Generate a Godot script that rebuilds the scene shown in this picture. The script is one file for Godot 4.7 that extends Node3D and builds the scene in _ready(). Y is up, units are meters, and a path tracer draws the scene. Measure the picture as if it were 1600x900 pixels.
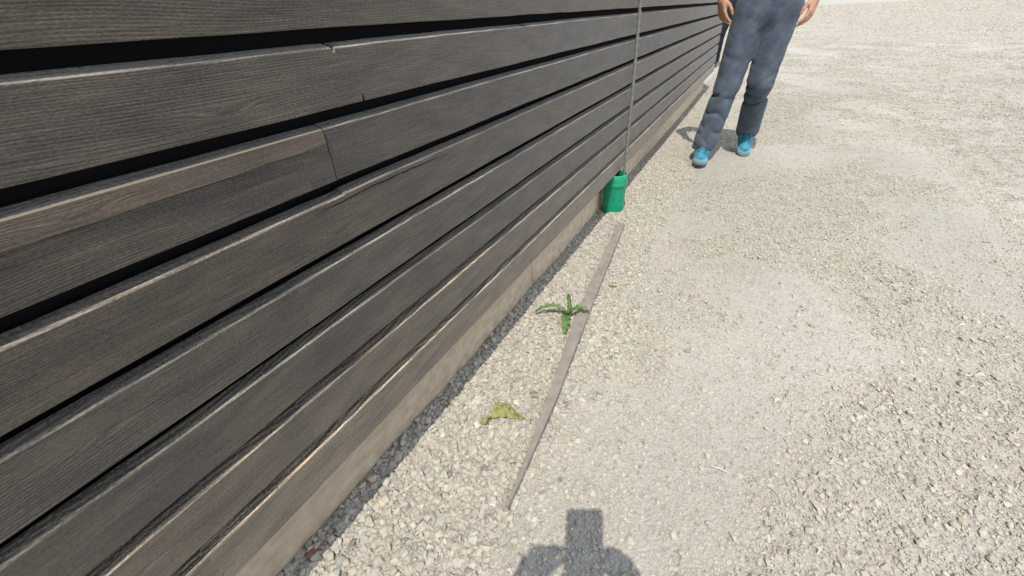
extends Node3D

# ------------------------------------------------------------------ small helpers
const WALL_X := -0.600          # front faces of the cladding boards
const PLINTH_X := -0.690        # recessed base of the wall
const PITCH := 0.1092           # board spacing
const FACE := 0.0830            # board height
const LOW := 0.2309             # underside of the lowest board
const CORNER_Z := 1.60          # near end of the building, behind the viewpoint
const JOINT_Z := -2.445          # joint between the two wall sections
const FAR_Z := -6.80            # far corner of the building
const SUN := Vector3(-0.13, -1.0, -0.55)

var taken := {}
var wood_mats: Array[StandardMaterial3D] = []

func numbered(called: String) -> String:
	var n: int = taken.get(called, -1) + 1
	taken[called] = n
	return called if n == 0 else "%s_%03d" % [called, n]

func lin(r: float, g: float, b: float) -> Color:
	return Color(r, g, b).linear_to_srgb()

func tag(o: Node, label: String, category := "", group := "", kind := "") -> void:
	if label: o.set_meta("label", label)
	if category: o.set_meta("category", category)
	if group: o.set_meta("group", group)
	if kind: o.set_meta("kind", kind)

func thing(called: String, label: String, category: String, at := Vector3.ZERO, group := "") -> Node3D:
	var o := Node3D.new()
	o.name = numbered(called)
	add_child(o)
	o.position = at
	tag(o, label, category, group)
	return o

func put(called: String, mesh: Mesh, m: Material, parent: Node = null) -> MeshInstance3D:
	var o := MeshInstance3D.new()
	o.mesh = mesh
	if m: o.material_override = m
	if parent == null:
		o.name = numbered(called)
		add_child(o)
	else:
		var n := called
		var k := 0
		while parent.has_node(NodePath(n)):
			k += 1
			n = "%s_%03d" % [called, k]
		o.name = n
		parent.add_child(o, true)
	return o

func begin() -> SurfaceTool:
	var st := SurfaceTool.new()
	st.begin(Mesh.PRIMITIVE_TRIANGLES)
	return st

func quad(st: SurfaceTool, a: Vector3, b: Vector3, c: Vector3, d: Vector3) -> void:
	for p in [a, b, c, a, c, d]: st.add_vertex(p)

func box(st: SurfaceTool, lo: Vector3, hi: Vector3, xf := Transform3D.IDENTITY) -> void:
	var p := []
	for i in 8:
		p.append(xf * Vector3(hi.x if i & 1 else lo.x, hi.y if i & 2 else lo.y, hi.z if i & 4 else lo.z))
	quad(st, p[4], p[6], p[7], p[5]); quad(st, p[1], p[3], p[2], p[0])
	quad(st, p[5], p[7], p[3], p[1]); quad(st, p[0], p[2], p[6], p[4])
	quad(st, p[6], p[2], p[3], p[7]); quad(st, p[0], p[4], p[5], p[1])

func bevel_box(st: SurfaceTool, size: Vector3, b: float, xf := Transform3D.IDENTITY) -> void:
	var h := size / 2.0
	var pts := {}
	for ax in 3:
		for i in 8:
			var v := Vector3(h.x if i & 1 else -h.x, h.y if i & 2 else -h.y, h.z if i & 4 else -h.z)
			for o in 3:
				if o != ax: v[o] -= b * signf(v[o])
			pts[ax * 8 + i] = v
	var f := func(a: Vector3, c: Vector3, d: Vector3, e: Vector3) -> void:
		var n := (c - a).cross(d - a)
		if n.dot(a + c + d + e) > 0.0: quad(st, xf * a, xf * e, xf * d, xf * c)
		else: quad(st, xf * a, xf * c, xf * d, xf * e)
	for ax in 3:
		var u := 1 << ((ax + 1) % 3)
		var w := 1 << ((ax + 2) % 3)
		for s in 2:
			var k := (1 << ax) * s
			f.call(pts[ax * 8 + k], pts[ax * 8 + k + u], pts[ax * 8 + k + u + w], pts[ax * 8 + k + w])
		var a2 := (ax + 1) % 3
		for i in 8:   # edges along the third axis between faces ax and a2
			var third := 1 << ((ax + 2) % 3)
			if i & third: continue
			f.call(pts[ax * 8 + i], pts[ax * 8 + i + third], pts[a2 * 8 + i + third], pts[a2 * 8 + i])
	for i in 8:
		var a: Vector3 = pts[i]; var c: Vector3 = pts[8 + i]; var d: Vector3 = pts[16 + i]
		if (c - a).cross(d - a).dot(a) > 0.0:
			var t := c; c = d; d = t
		for q in [a, c, d]: st.add_vertex(xf * q)

func done(st: SurfaceTool) -> ArrayMesh:
	st.generate_normals()
	return st.commit()

func tube(st: SurfaceTool, path: Array, radii: Array, sides := 8, twist := 0.0, lobes := 0, depth := 0.0) -> void:
	var prev := []
	var up := Vector3(0.31, 0.2, 0.93).normalized()
	for i in path.size():
		var t: Vector3 = (path[mini(i + 1, path.size() - 1)] - path[maxi(i - 1, 0)]).normalized()
		var a := up.cross(t).normalized()
		var b := t.cross(a)
		var ring := []
		for k in sides:
			var ang := TAU * k / sides
			var r: float = radii[i] * (1.0 - depth * 0.5 + depth * 0.5 * cos(ang * lobes))
			var w := ang + twist * i
			ring.append(path[i] + (a * cos(w) + b * sin(w)) * r)
		if prev.size():
			for k in sides:
				var k2 := (k + 1) % sides
				quad(st, prev[k], ring[k], ring[k2], prev[k2])
		else:
			for k in sides:
				for q in [path[0], ring[k], ring[(k + 1) % sides]]: st.add_vertex(q)
		prev = ring
	for k in sides:
		for q in [path[-1], prev[(k + 1) % sides], prev[k]]: st.add_vertex(q)

func mat(c: Color, rough := 0.9, spec := 0.4) -> StandardMaterial3D:
	var m := StandardMaterial3D.new()
	m.albedo_color = c
	m.roughness = rough
	m.metallic_specular = spec
	return m

func noise(seed_: int, freq: float, oct := 4, kind := FastNoiseLite.TYPE_SIMPLEX_SMOOTH) -> FastNoiseLite:
	var n := FastNoiseLite.new()
	n.seed = seed_
	n.frequency = freq
	n.noise_type = kind
	n.fractal_octaves = oct
	return n

func noise_tex(n: FastNoiseLite, size: int, ramp: Gradient = null, as_normal := false, strength := 4.0) -> NoiseTexture2D:
	var t := NoiseTexture2D.new()
	t.width = size; t.height = size
	t.seamless = true
	t.noise = n
	t.generate_mipmaps = true
	if as_normal:
		t.as_normal_map = true
		t.bump_strength = strength
	elif ramp:
		t.color_ramp = ramp
	return t

func ramp(offsets: Array, colors: Array) -> Gradient:
	var g := Gradient.new()
	g.offsets = PackedFloat32Array(offsets)
	g.colors = PackedColorArray(colors)
	return g

func grainy(base: Gradient, freq: float, nfreq: float, strength: float, scale: float, seed_: int, size := 512) -> StandardMaterial3D:
	var m := StandardMaterial3D.new()
	m.albedo_texture = noise_tex(noise(seed_, freq, 5), size, base)
	m.normal_enabled = true
	m.normal_texture = noise_tex(noise(seed_ + 1, nfreq, 4), size, null, true, strength)
	m.uv1_triplanar = true
	m.uv1_world_triplanar = true
	m.uv1_scale = Vector3.ONE * scale
	m.roughness = 0.95
	m.metallic_specular = 0.25
	return m

# ------------------------------------------------------------------ ground height
var gn1: FastNoiseLite
var gn2: FastNoiseLite
func gh(x: float, z: float) -> float:
	if absf(x) > 6.0 or z < -14.0 or z > 5.0: return 0.0
	var y := gn1.get_noise_2d(x, z) * 0.010 + gn2.get_noise_2d(x, z) * 0.004
	y += 0.014 * exp(-((x + 0.555) ** 2 + (z + 2.20) ** 2) / 0.006)        # gravel heaped against the pipe
	if x > -0.75 and x < -0.2: 
		y += 0.010 * exp(-((x + 0.50) ** 2) / 0.02)  # loose ridge along the wall
		y += (0.001 + 0.008 * gn1.get_noise_2d(z * 3.0, 9.0)) * exp(-((x + 0.70) ** 2) / 0.0012)  # stones banked against the base
	return y

# ------------------------------------------------------------------ signed distance fields, meshed as surface nets
class Field:
	var o: Vector3
	var c: float
	var nx: int
	var ny: int
	var nz: int
	var d: PackedFloat32Array
	func _init(lo: Vector3, hi: Vector3, cell: float) -> void:
		o = lo; c = cell
		nx = int((hi.x - lo.x) / cell) + 2
		ny = int((hi.y - lo.y) / cell) + 2
		nz = int((hi.z - lo.z) / cell) + 2
		d.resize(nx * ny * nz)
		d.fill(1.0)
	func bone(a: Vector3, ra: float, b: Vector3, rb: float, k := 0.02, flat := Vector3.ONE) -> void:
		# tapered capsule, optionally squashed along the axes by flat
		var m := maxf(ra, rb) * maxf(flat.x, maxf(flat.y, flat.z)) + k + c * 2.0
		var lo := (Vector3(minf(a.x, b.x), minf(a.y, b.y), minf(a.z, b.z)) - Vector3.ONE * m - o) / c
		var hi := (Vector3(maxf(a.x, b.x), maxf(a.y, b.y), maxf(a.z, b.z)) + Vector3.ONE * m - o) / c
		var inv := Vector3.ONE / flat
		var ab := (b - a) * inv
		var l2 := maxf(ab.length_squared(), 1e-9)
		for kz in range(maxi(0, int(lo.z)), mini(nz, int(hi.z) + 1)):
			for ky in range(maxi(0, int(lo.y)), mini(ny, int(hi.y) + 1)):
				var i := (kz * ny + ky) * nx
				for kx in range(maxi(0, int(lo.x)), mini(nx, int(hi.x) + 1)):
					var p := (o + Vector3(kx, ky, kz) * c - a) * inv
					var t := clampf(p.dot(ab) / l2, 0.0, 1.0)
					var v := (p - ab * t).length() - lerpf(ra, rb, t)
					var w := d[i + kx]
					if k > 0.0:
						var h := maxf(k - absf(v - w), 0.0) / k
						d[i + kx] = minf(v, w) - h * h * k * 0.25
					else:
						d[i + kx] = minf(v, w)
	func cut_below(y: float) -> void:
		for kz in nz:
			for ky in ny:
				var e := y - (o.y + ky * c)
				if e < -c * 3.0: continue
				var i := (kz * ny + ky) * nx
				for kx in nx: d[i + kx] = maxf(d[i + kx], e)
	func cut_above(y: float) -> void:
		for kz in nz:
			for ky in ny:
				var e := (o.y + ky * c) - y
				if e < -c * 3.0: continue
				var i := (kz * ny + ky) * nx
				for kx in nx: d[i + kx] = maxf(d[i + kx], e)
	func wrinkle(f: Callable) -> void:
		for kz in nz:
			for ky in ny:
				var i := (kz * ny + ky) * nx
				for kx in nx:
					if absf(d[i + kx]) < 0.05:
						d[i + kx] += f.call(o + Vector3(kx, ky, kz) * c)
	func mesh(st: SurfaceTool) -> void:
		var at := PackedInt32Array()
		at.resize(nx * ny * nz)
		at.fill(-1)
		var vs := PackedVector3Array()
		var sx := 1
		var sy := nx
		var sz := nx * ny
		var off := [0, sx, sy, sx + sy, sz, sx + sz, sy + sz, sx + sy + sz]
		var edges := [[0, 1], [2, 3], [4, 5], [6, 7], [0, 2], [1, 3], [4, 6], [5, 7], [0, 4], [1, 5], [2, 6], [3, 7]]
		var cv := [Vector3(0, 0, 0), Vector3(1, 0, 0), Vector3(0, 1, 0), Vector3(1, 1, 0), Vector3(0, 0, 1), Vector3(1, 0, 1), Vector3(0, 1, 1), Vector3(1, 1, 1)]
		for kz in nz - 1:
			for ky in ny - 1:
				var row := (kz * ny + ky) * nx
				for kx in nx - 1:
					var i := row + kx
					if absf(d[i]) > c * 2.5: continue
					var neg := 0
					for q in 8:
						if d[i + off[q]] < 0.0: neg += 1
					if neg == 0 or neg == 8: continue
					var s := Vector3.ZERO
					var n := 0
					for e in edges:
						var a: float = d[i + off[e[0]]]
						var b: float = d[i + off[e[1]]]
						if (a < 0.0) != (b < 0.0):
							s += (cv[e[0]] as Vector3).lerp(cv[e[1]], a / (a - b))
							n += 1
					at[i] = vs.size()
					vs.append(o + (Vector3(kx, ky, kz) + s / n) * c)
		var idx := PackedInt32Array()
		for kz in range(1, nz - 1):
			for ky in range(1, ny - 1):
				var row := (kz * ny + ky) * nx
				for kx in range(1, nx - 1):
					var i := row + kx
					if at[i] < 0 and absf(d[i]) > c * 2.5: continue
					var here := d[i] < 0.0
					if here != (d[i + sx] < 0.0): _q(idx, at[i - sy - sz], at[i - sz], at[i], at[i - sy], here)
					if here != (d[i + sy] < 0.0): _q(idx, at[i - sx - sz], at[i - sx], at[i], at[i - sz], here)
					if here != (d[i + sz] < 0.0): _q(idx, at[i - sx - sy], at[i - sy], at[i], at[i - sx], here)
		st.set_smooth_group(0)
		for v in idx: st.add_vertex(vs[v])
	func _q(idx: PackedInt32Array, a: int, b: int, e: int, f: int, flip: bool) -> void:
		if a < 0 or b < 0 or e < 0 or f < 0: return
		if flip: idx.append_array(PackedInt32Array([a, e, b, a, f, e]))
		else: idx.append_array(PackedInt32Array([a, b, e, a, e, f]))

# ------------------------------------------------------------------ weathered board texture
func make_wood() -> void:
	var w := 2048
	var h := 1024
	var bands := 4
	var bh := h / bands
	var rng := RandomNumberGenerator.new()
	rng.seed = 77
	var warp := noise(5, 0.0016, 2)
	var fine := noise(9, 0.5, 2)
	var fibre := noise(12, 0.09, 3)
	var blotch := noise(15, 0.006, 3)
	var col := PackedByteArray(); col.resize(w * h * 3)
	var hgt := PackedByteArray(); hgt.resize(w * h)
	for b in bands:
		var knots := []
		for k in 3: knots.append([rng.randf_range(80, w - 80), rng.randf_range(15, bh - 15), rng.randf_range(9, 22)])
		var heart := rng.randf_range(-30.0, bh + 30.0)
		var fq: float = [0.125, 0.165, 0.14, 0.18][b]
		for y in bh:
			var row := (b * bh + y) * w
			for x in w:
				var r := absf(y - heart + 40.0 * warp.get_noise_2d(x, y * 1.3 + b * 997.0))
				var dark := 0.0
				for k in knots:
					var dx: float = (x - k[0]) / (k[2] * 2.4)
					var dy: float = (y - k[1]) / k[2]
					var q := dx * dx + dy * dy
					if q < 6.0:
						r += k[2] * 0.9 * exp(-q)
						if q < 0.10: dark = 0.18
				var ring := 0.5 + 0.5 * sin(r * TAU * fq)
				ring = ring * ring
				var f := fibre.get_noise_2d(x * 0.11, y * 3.4 + b * 313.0)
				var g := fine.get_noise_2d(x * 0.35, y * 1.2)
				var v := 0.34 * ring + 0.40 * f + 0.42 * g
				var bl := blotch.get_noise_2d(x, y * 1.5 + b * 500.0)
				var a := 1.0 + 1.0 * v + 0.20 * bl - dark
				var i := row + x
				hgt[i] = clampi(int(120.0 + 95.0 * v), 0, 255)
				var e := clampf(a * 158.0, 10.0, 255.0)
				col[i * 3] = int(e)
				col[i * 3 + 1] = int(e * (0.935 - 0.02 * bl))
				col[i * 3 + 2] = int(e * (0.850 - 0.04 * bl))
	var ci := Image.create_from_data(w, h, false, Image.FORMAT_RGB8, col)
	ci.generate_mipmaps()
	var hi := Image.create_from_data(w, h, false, Image.FORMAT_L8, hgt)
	hi.convert(Image.FORMAT_RGBA8)
	hi.bump_map_to_normal_map(6.0)
	hi.generate_mipmaps()
	var ct := ImageTexture.create_from_image(ci)
	var nt := ImageTexture.create_from_image(hi)
	for t in [Color(0.97, 0.97, 0.97), Color(0.92, 0.92, 0.92), Color(1.0, 0.98, 0.95), Color(0.95, 0.935, 0.92)]:
		var m := StandardMaterial3D.new()
		m.albedo_texture = ct
		m.albedo_color = t
		m.vertex_color_use_as_albedo = true
		m.normal_enabled = true
		m.normal_texture = nt
		m.normal_scale = 1.0
		m.roughness = 0.72
		m.metallic_specular = 0.4
		m.rim_enabled = true      # fuzzy sheen of rough-sawn fibres
		m.rim = 0.45
		m.rim_tint = 0.6
		wood_mats.append(m)

# A cladding board with a sloped, rhombus profile. Runs along +t from 0 to length in its own frame:
# local x = outwards, local y = up, local z = along. edits: [[from, to, top drop, bottom rise], ...] chips in its edges.
func board_mesh(length: float, seed_: int, edits: Array = [], dust := 1.0) -> ArrayMesh:
	var rng := RandomNumberGenerator.new()
	rng.seed = seed_
	var st := begin()
	var cuts := [0.0, length]
	var n := int(length / 0.07) + 1
	for i in n: cuts.append(length * i / n)
	for e in edits: cuts.append_array([e[0], e[0] + 0.0015, e[1], e[1] + 0.0015])
	cuts.sort()
	var w1 := rng.randf() * 9.0
	var wn := noise(19, 0.35, 3)
	var u0 := rng.randf()
	var v0 := float(rng.randi() % 4) * 0.25 + 0.006
	var band := 0.25 - 0.012
	var rings := []
	for s in cuts:
		if s < 0.0 or s > length: continue
		var top := FACE + 0.0005 * sin(s * 7.0 + w1) + 0.0003 * sin(s * 31.0 + w1)
		var bot := 0.0005 * sin(s * 9.0 + w1 * 2.0) + 0.0003 * sin(s * 27.0)
		var bow := 0.0007 * sin(s * 3.1 + w1)
		for e in edits:
			if s > e[0] and s < e[1] + 0.001:
				top -= e[2]; bot += e[3]
		# points: bottom back, bottom front, front low, front high, edge, top front, top back
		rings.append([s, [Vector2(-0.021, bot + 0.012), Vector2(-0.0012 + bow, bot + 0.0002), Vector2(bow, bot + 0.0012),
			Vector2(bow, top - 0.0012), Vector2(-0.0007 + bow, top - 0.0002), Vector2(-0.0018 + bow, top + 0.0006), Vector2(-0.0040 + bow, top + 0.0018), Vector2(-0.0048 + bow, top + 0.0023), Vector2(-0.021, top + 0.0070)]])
	var sunlit_edge_tone := [0.13, 0.155, 0.168, 0.168, 0.48, 0.58, 0.48, 0.19, 0.17]  # tone per profile point; top edge painted lighter as if catching sun
	for i in rings.size() - 1:
		var a = rings[i]; var b = rings[i + 1]
		for k in 8:
			var pts := [[a, k], [a, k + 1], [b, k + 1], [a, k], [b, k + 1], [b, k]]
			for q in pts:
				var r = q[0]; var j: int = q[1]
				var p: Vector2 = r[1][j]
				st.set_smooth_group(k)
				st.set_uv(Vector2(u0 + r[0] / 2.4, v0 + band * clampf((p.y + 0.012) / (FACE + 0.03), 0.0, 1.0)))
				var c: float = sunlit_edge_tone[j]
				if j >= 4 and j <= 6: c = lerpf(0.24, c, clampf(0.62 + 1.3 * wn.get_noise_2d(float(r[0]) * 6.0, w1 * 50.0), 0.0, 1.0))   # sunlit line along the top edge painted into the colour, broken into patches
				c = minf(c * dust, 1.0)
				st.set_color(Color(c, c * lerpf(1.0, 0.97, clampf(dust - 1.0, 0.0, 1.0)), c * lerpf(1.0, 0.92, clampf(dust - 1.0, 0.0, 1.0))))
				st.add_vertex(Vector3(p.x, p.y, r[0]))
	st.set_smooth_group(11)
	for side in 2:
		var r = rings[0] if side == 0 else rings[-1]
		for k in range(1, 8):
			var tri := [0, k, k + 1] if side == 1 else [0, k + 1, k]
			for j in tri:
				var p: Vector2 = r[1][j]
				st.set_uv(Vector2(u0 + p.x, v0 + p.y * 2.0))
				st.set_color(Color(0.2, 0.2, 0.2))
				st.add_vertex(Vector3(p.x, p.y, r[0]))
	st.generate_normals()
	st.generate_tangents()
	return st.commit()

# ------------------------------------------------------------------ crushed stones
func stone_mesh(seed_: int, squash: float, level := 2) -> ArrayMesh:
	var rng := RandomNumberGenerator.new()
	rng.seed = seed_
	var t := (1.0 + sqrt(5.0)) / 2.0
	var v: Array = [Vector3(-1, t, 0), Vector3(1, t, 0), Vector3(-1, -t, 0), Vector3(1, -t, 0), Vector3(0, -1, t), Vector3(0, 1, t),
		Vector3(0, -1, -t), Vector3(0, 1, -t), Vector3(t, 0, -1), Vector3(t, 0, 1), Vector3(-t, 0, -1), Vector3(-t, 0, 1)]
	var f: Array = [[0, 11, 5], [0, 5, 1], [0, 1, 7], [0, 7, 10], [0, 10, 11], [1, 5, 9], [5, 11, 4], [11, 10, 2], [10, 7, 6], [7, 1, 8],
		[3, 9, 4], [3, 4, 2], [3, 2, 6], [3, 6, 8], [3, 8, 9], [4, 9, 5], [2, 4, 11], [6, 2, 10], [8, 6, 7], [9, 8, 1]]
	var tris := []
	for q in f: tris.append([v[q[0]].normalized(), v[q[1]].normalized(), v[q[2]].normalized()])
	for l in level:
		var nt := []
		for q in tris:
			var a: Vector3 = q[0]; var b: Vector3 = q[1]; var c: Vector3 = q[2]
			var ab := (a + b).normalized(); var bc := (b + c).normalized(); var ca := (c + a).normalized()
			nt.append_array([[a, ab, ca], [ab, b, bc], [ca, bc, c], [ab, bc, ca]])
		tris = nt
	var planes := []
	for i in 10:
		var n := Vector3(rng.randfn(), rng.randfn(), rng.randfn()).normalized()
		planes.append([n, rng.randf_range(0.36, 0.74)])
	var sc := Vector3(rng.randf_range(0.85, 1.25), squash * rng.randf_range(0.85, 1.15), rng.randf_range(0.75, 1.0))
	var st := begin()
	for q in tris:
		for p: Vector3 in q:
			for pl in planes:
				var over: float = p.dot(pl[0]) - pl[1]
				if over > 0.0: p -= pl[0] * over
			st.set_smooth_group(-1)
			st.add_vertex(p * sc)
	return done(st)

var stones: Array[ArrayMesh] = []
func scatter() -> void:
	var rng := RandomNumberGenerator.new()
	rng.seed = 2024
	for i in 8: stones.append(stone_mesh(100 + i, [0.62, 0.8, 0.5, 0.7, 0.9, 0.55, 0.66, 0.75][i], 2 if i < 5 else 1))
	var patch := noise(41, 0.9, 3)
	var lists := []
	for i in 8: lists.append([])
	# [x range, z range, count, smallest, largest radius, buried share]
	var zones := [
		[-0.72, -0.05, -1.35, 0.05, 34000, 0.0028, 0.0080],
		[-0.72, -0.22, -1.40, -0.05, 7000, 0.0070, 0.0160],
		[-0.72, -0.30, -3.60, -1.30, 13000, 0.0045, 0.0120],
		[-0.45, 9.0, -2.20, -0.20, 125000, 0.0020, 0.0058],
		[-0.45, 9.0, -2.20, -0.20, 6500, 0.0050, 0.0125],
		[-0.72, 9.0, -5.00, -2.00, 150000, 0.0026, 0.0080],
		[-0.72, 9.0, -9.50, -5.00, 110000, 0.0042, 0.0115],
		[-1.60, 9.0, -17.0, -9.50, 70000, 0.0080, 0.0180],
		[-4.00, 12.0, -34.0, -17.0, 50000, 0.0140, 0.0300],
		[-4.00, 30.0, -75.0, -34.0, 50000, 0.0300, 0.0600],
		[0.20, 9.0, -1.60, -0.40, 1300, 0.0060, 0.0145],
	]
	for z in zones:
		var n: int = z[4]
		for i in n:
			var y := rng.randf_range(z[2], z[3])
			var x := rng.randf_range(z[0], minf(z[1], 0.62 - 0.36 * y))
			if x < PLINTH_X + 0.004 and y > FAR_Z + 0.09: continue
			var p := patch.get_noise_2d(x, y)
			if x > -0.3 and x < 1.2 and p > 0.10 and rng.randf() < 0.72: continue     # trodden, dusty patches
			var r: float = lerpf(z[5], z[6], pow(rng.randf(), 2.3))
			var k := rng.randi() % 5 if r > 0.006 else rng.randi() % 8
			var b := Basis.from_euler(Vector3(rng.randfn() * 0.35, rng.randf() * TAU, rng.randfn() * 0.35)).scaled(Vector3.ONE * r)
			var sunk := rng.randf_range(-0.25, 0.55) if x < -0.30 or p < -0.1 else rng.randf_range(-0.45, 0.2)
			var tone := rng.randf_range(0.80, 1.09)
			var c := Color(0.520, 0.480, 0.418)
			var hue := rng.randf()
			if hue < 0.08: c = Color(0.430, 0.415, 0.385)
			elif hue < 0.20: c = Color(0.53, 0.465, 0.385)
			elif hue < 0.27: c = Color(0.57, 0.532, 0.465)
			elif hue < 0.285: c = Color(0.33, 0.30, 0.26)
			lists[k].append([Transform3D(b, Vector3(x, gh(x, y) + r * sunk * 0.7, y)), Color(c.r * tone, c.g * tone, c.b * tone)])
	var m := grainy(ramp([0.0, 0.45, 1.0], [Color(0.86, 0.85, 0.84), Color(0.97, 0.97, 0.96), Color(1, 1, 1)]), 0.02, 0.05, 3.0, 9.0, 71)
	m.vertex_color_use_as_albedo = true
	var host := Node3D.new()
	host.name = numbered("gravel")
	add_child(host)
	tag(host, "pale beige crushed gravel lying loose over the path beside the wall", "gravel", "", "stuff")
	for k in 8:
		var mm := MultiMesh.new()
		mm.transform_format = MultiMesh.TRANSFORM_3D
		mm.use_colors = true
		mm.mesh = stones[k]
		mm.instance_count = lists[k].size()
		for i in lists[k].size():
			mm.set_instance_transform(i, lists[k][i][0])
			mm.set_instance_color(i, lists[k][i][1])
		var mi := MultiMeshInstance3D.new()
		mi.name = "loose_stones" if k == 0 else "loose_stones_%03d" % k
		mi.multimesh = mm
		mi.material_override = m
		tag(mi, "", "", "", "stuff")
		host.add_child(mi, true)

func stone(called: String, label: String, at: Vector2, r: Vector3, turn: float, c: Color, k: int) -> void:
	var st := begin()
	var b := Basis(Vector3.UP, turn) * Basis.from_scale(r)
	st.append_from(stone_mesh(900 + k, 0.7), 0, Transform3D(b, Vector3.ZERO))
	var m := grainy(ramp([0.0, 0.5, 1.0], [c.darkened(0.16), c, c.lightened(0.06)]), 0.02, 0.06, 3.0, 12.0, 300 + k, 128)
	var o := put(called, st.commit(), m)
	o.position = Vector3(at.x, gh(at.x, at.y) + r.y * 0.35, at.y)
	tag(o, label, "stone")

# ------------------------------------------------------------------ people
func hand(st: SurfaceTool, wrist: Vector3, along: Vector3, palm: Vector3, thumb_side: float, curl: Array, thumb_curl: float, cell: float, k := 1.0) -> void:
	var d := along.normalized()
	var n := (palm - d * palm.dot(d)).normalized()
	var s := d.cross(n) * thumb_side
	var f := Field.new(wrist - Vector3.ONE * 0.15 * k + d * 0.07 * k, wrist + Vector3.ONE * 0.15 * k + d * 0.07 * k, cell)
	var q := func(a: float, b: float, c: float) -> Vector3: return wrist + (d * a + s * b + n * c) * k
	f.bone(q.call(-0.03, 0, 0), 0.026 * k, q.call(0.01, 0, 0), 0.024 * k, 0.01)
	for i in 4: f.bone(q.call(0.012, 0.018 - 0.012 * i, 0), 0.016 * k, q.call(0.085 - 0.005 * absf(i - 1.0), 0.029 - 0.0195 * i, 0), 0.0115 * k, 0.010)
	f.bone(q.call(0.02, 0.02, 0.008), 0.018 * k, q.call(0.05, 0.03, 0.008), 0.013 * k, 0.012)
	var lens := [0.074, 0.083, 0.077, 0.060]
	for i in 4:
		var p: Vector3 = q.call(0.083 - 0.005 * absf(i - 1.0), 0.030 - 0.0200 * i, 0.0)
		var ang := 0.0
		var spread := (1.4 - i) * 0.05
		for j in 3:
			ang += curl[i] * [0.9, 1.1, 0.8][j]
			var l: float = lens[i] * [0.44, 0.31, 0.25][j] * k
			var dir := d * cos(ang) + n * sin(ang) + s * spread
			var e := p + dir.normalized() * l
			f.bone(p, (0.0094 - 0.0009 * j) * k, e, (0.0088 - 0.0010 * j) * k, 0.0022)
			p = e
	var p0: Vector3 = q.call(0.022, 0.026, 0.010)
	var p1: Vector3 = q.call(0.050, 0.050, 0.016 + 0.01 * thumb_curl)
	var p2: Vector3 = q.call(0.078, 0.056 - 0.008 * thumb_curl, 0.024 + 0.018 * thumb_curl)
	var p3: Vector3 = q.call(0.102, 0.053 - 0.016 * thumb_curl, 0.030 + 0.026 * thumb_curl)
	f.bone(p0, 0.014 * k, p1, 0.0115 * k, 0.008)
	f.bone(p1, 0.0110 * k, p2, 0.0100 * k, 0.004)
	f.bone(p2, 0.0100 * k, p3, 0.0080 * k, 0.004)
	f.mesh(st)

func head(st: SurfaceTool, c: Vector3, face: Vector3) -> void:
	var b := Basis(Vector3.UP.cross(face).normalized(), Vector3.UP, face.normalized()).orthonormalized()
	var f := Field.new(Vector3(-0.13, -0.2, -0.15), Vector3(0.13, 0.15, 0.16), 0.006)
	f.bone(Vector3(0, 0.035, -0.015), 0.088, Vector3(0, 0.02, 0.015), 0.078, 0.02, Vector3(0.88, 1.05, 1.05))
	f.bone(Vector3(0, -0.02, 0.03), 0.060, Vector3(0, -0.085, 0.055), 0.036, 0.03)
	f.bone(Vector3(-0.035, -0.06, 0.02), 0.030, Vector3(0.035, -0.06, 0.02), 0.030, 0.03)
	f.bone(Vector3(0, 0.012, 0.098), 0.009, Vector3(0, -0.022, 0.118), 0.013, 0.012)
	f.bone(Vector3(-0.022, -0.062, 0.088), 0.007, Vector3(0.022, -0.062, 0.088), 0.007, 0.008)
	f.bone(Vector3(-0.02, -0.076, 0.086), 0.007, Vector3(0.02, -0.076, 0.086), 0.007, 0.008)
	for s in [-1.0, 1.0]:
		f.bone(Vector3(s * 0.020, 0.028, 0.090), 0.008, Vector3(s * 0.045, 0.028, 0.080), 0.008, 0.012)
		f.bone(Vector3(s * 0.031, 0.008, 0.083), 0.012, Vector3(s * 0.033, 0.008, 0.083), 0.012, 0.004)
		f.bone(Vector3(s * 0.080, 0.020, -0.005), 0.012, Vector3(s * 0.082, -0.025, 0.0), 0.010, 0.006, Vector3(0.6, 1, 1.2))
	f.bone(Vector3(0, -0.05, -0.02), 0.055, Vector3(0, -0.15, -0.035), 0.055, 0.03)
	var local := begin()
	f.mesh(local)
	st.append_from(local.commit(), 0, Transform3D(b, c))

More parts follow.
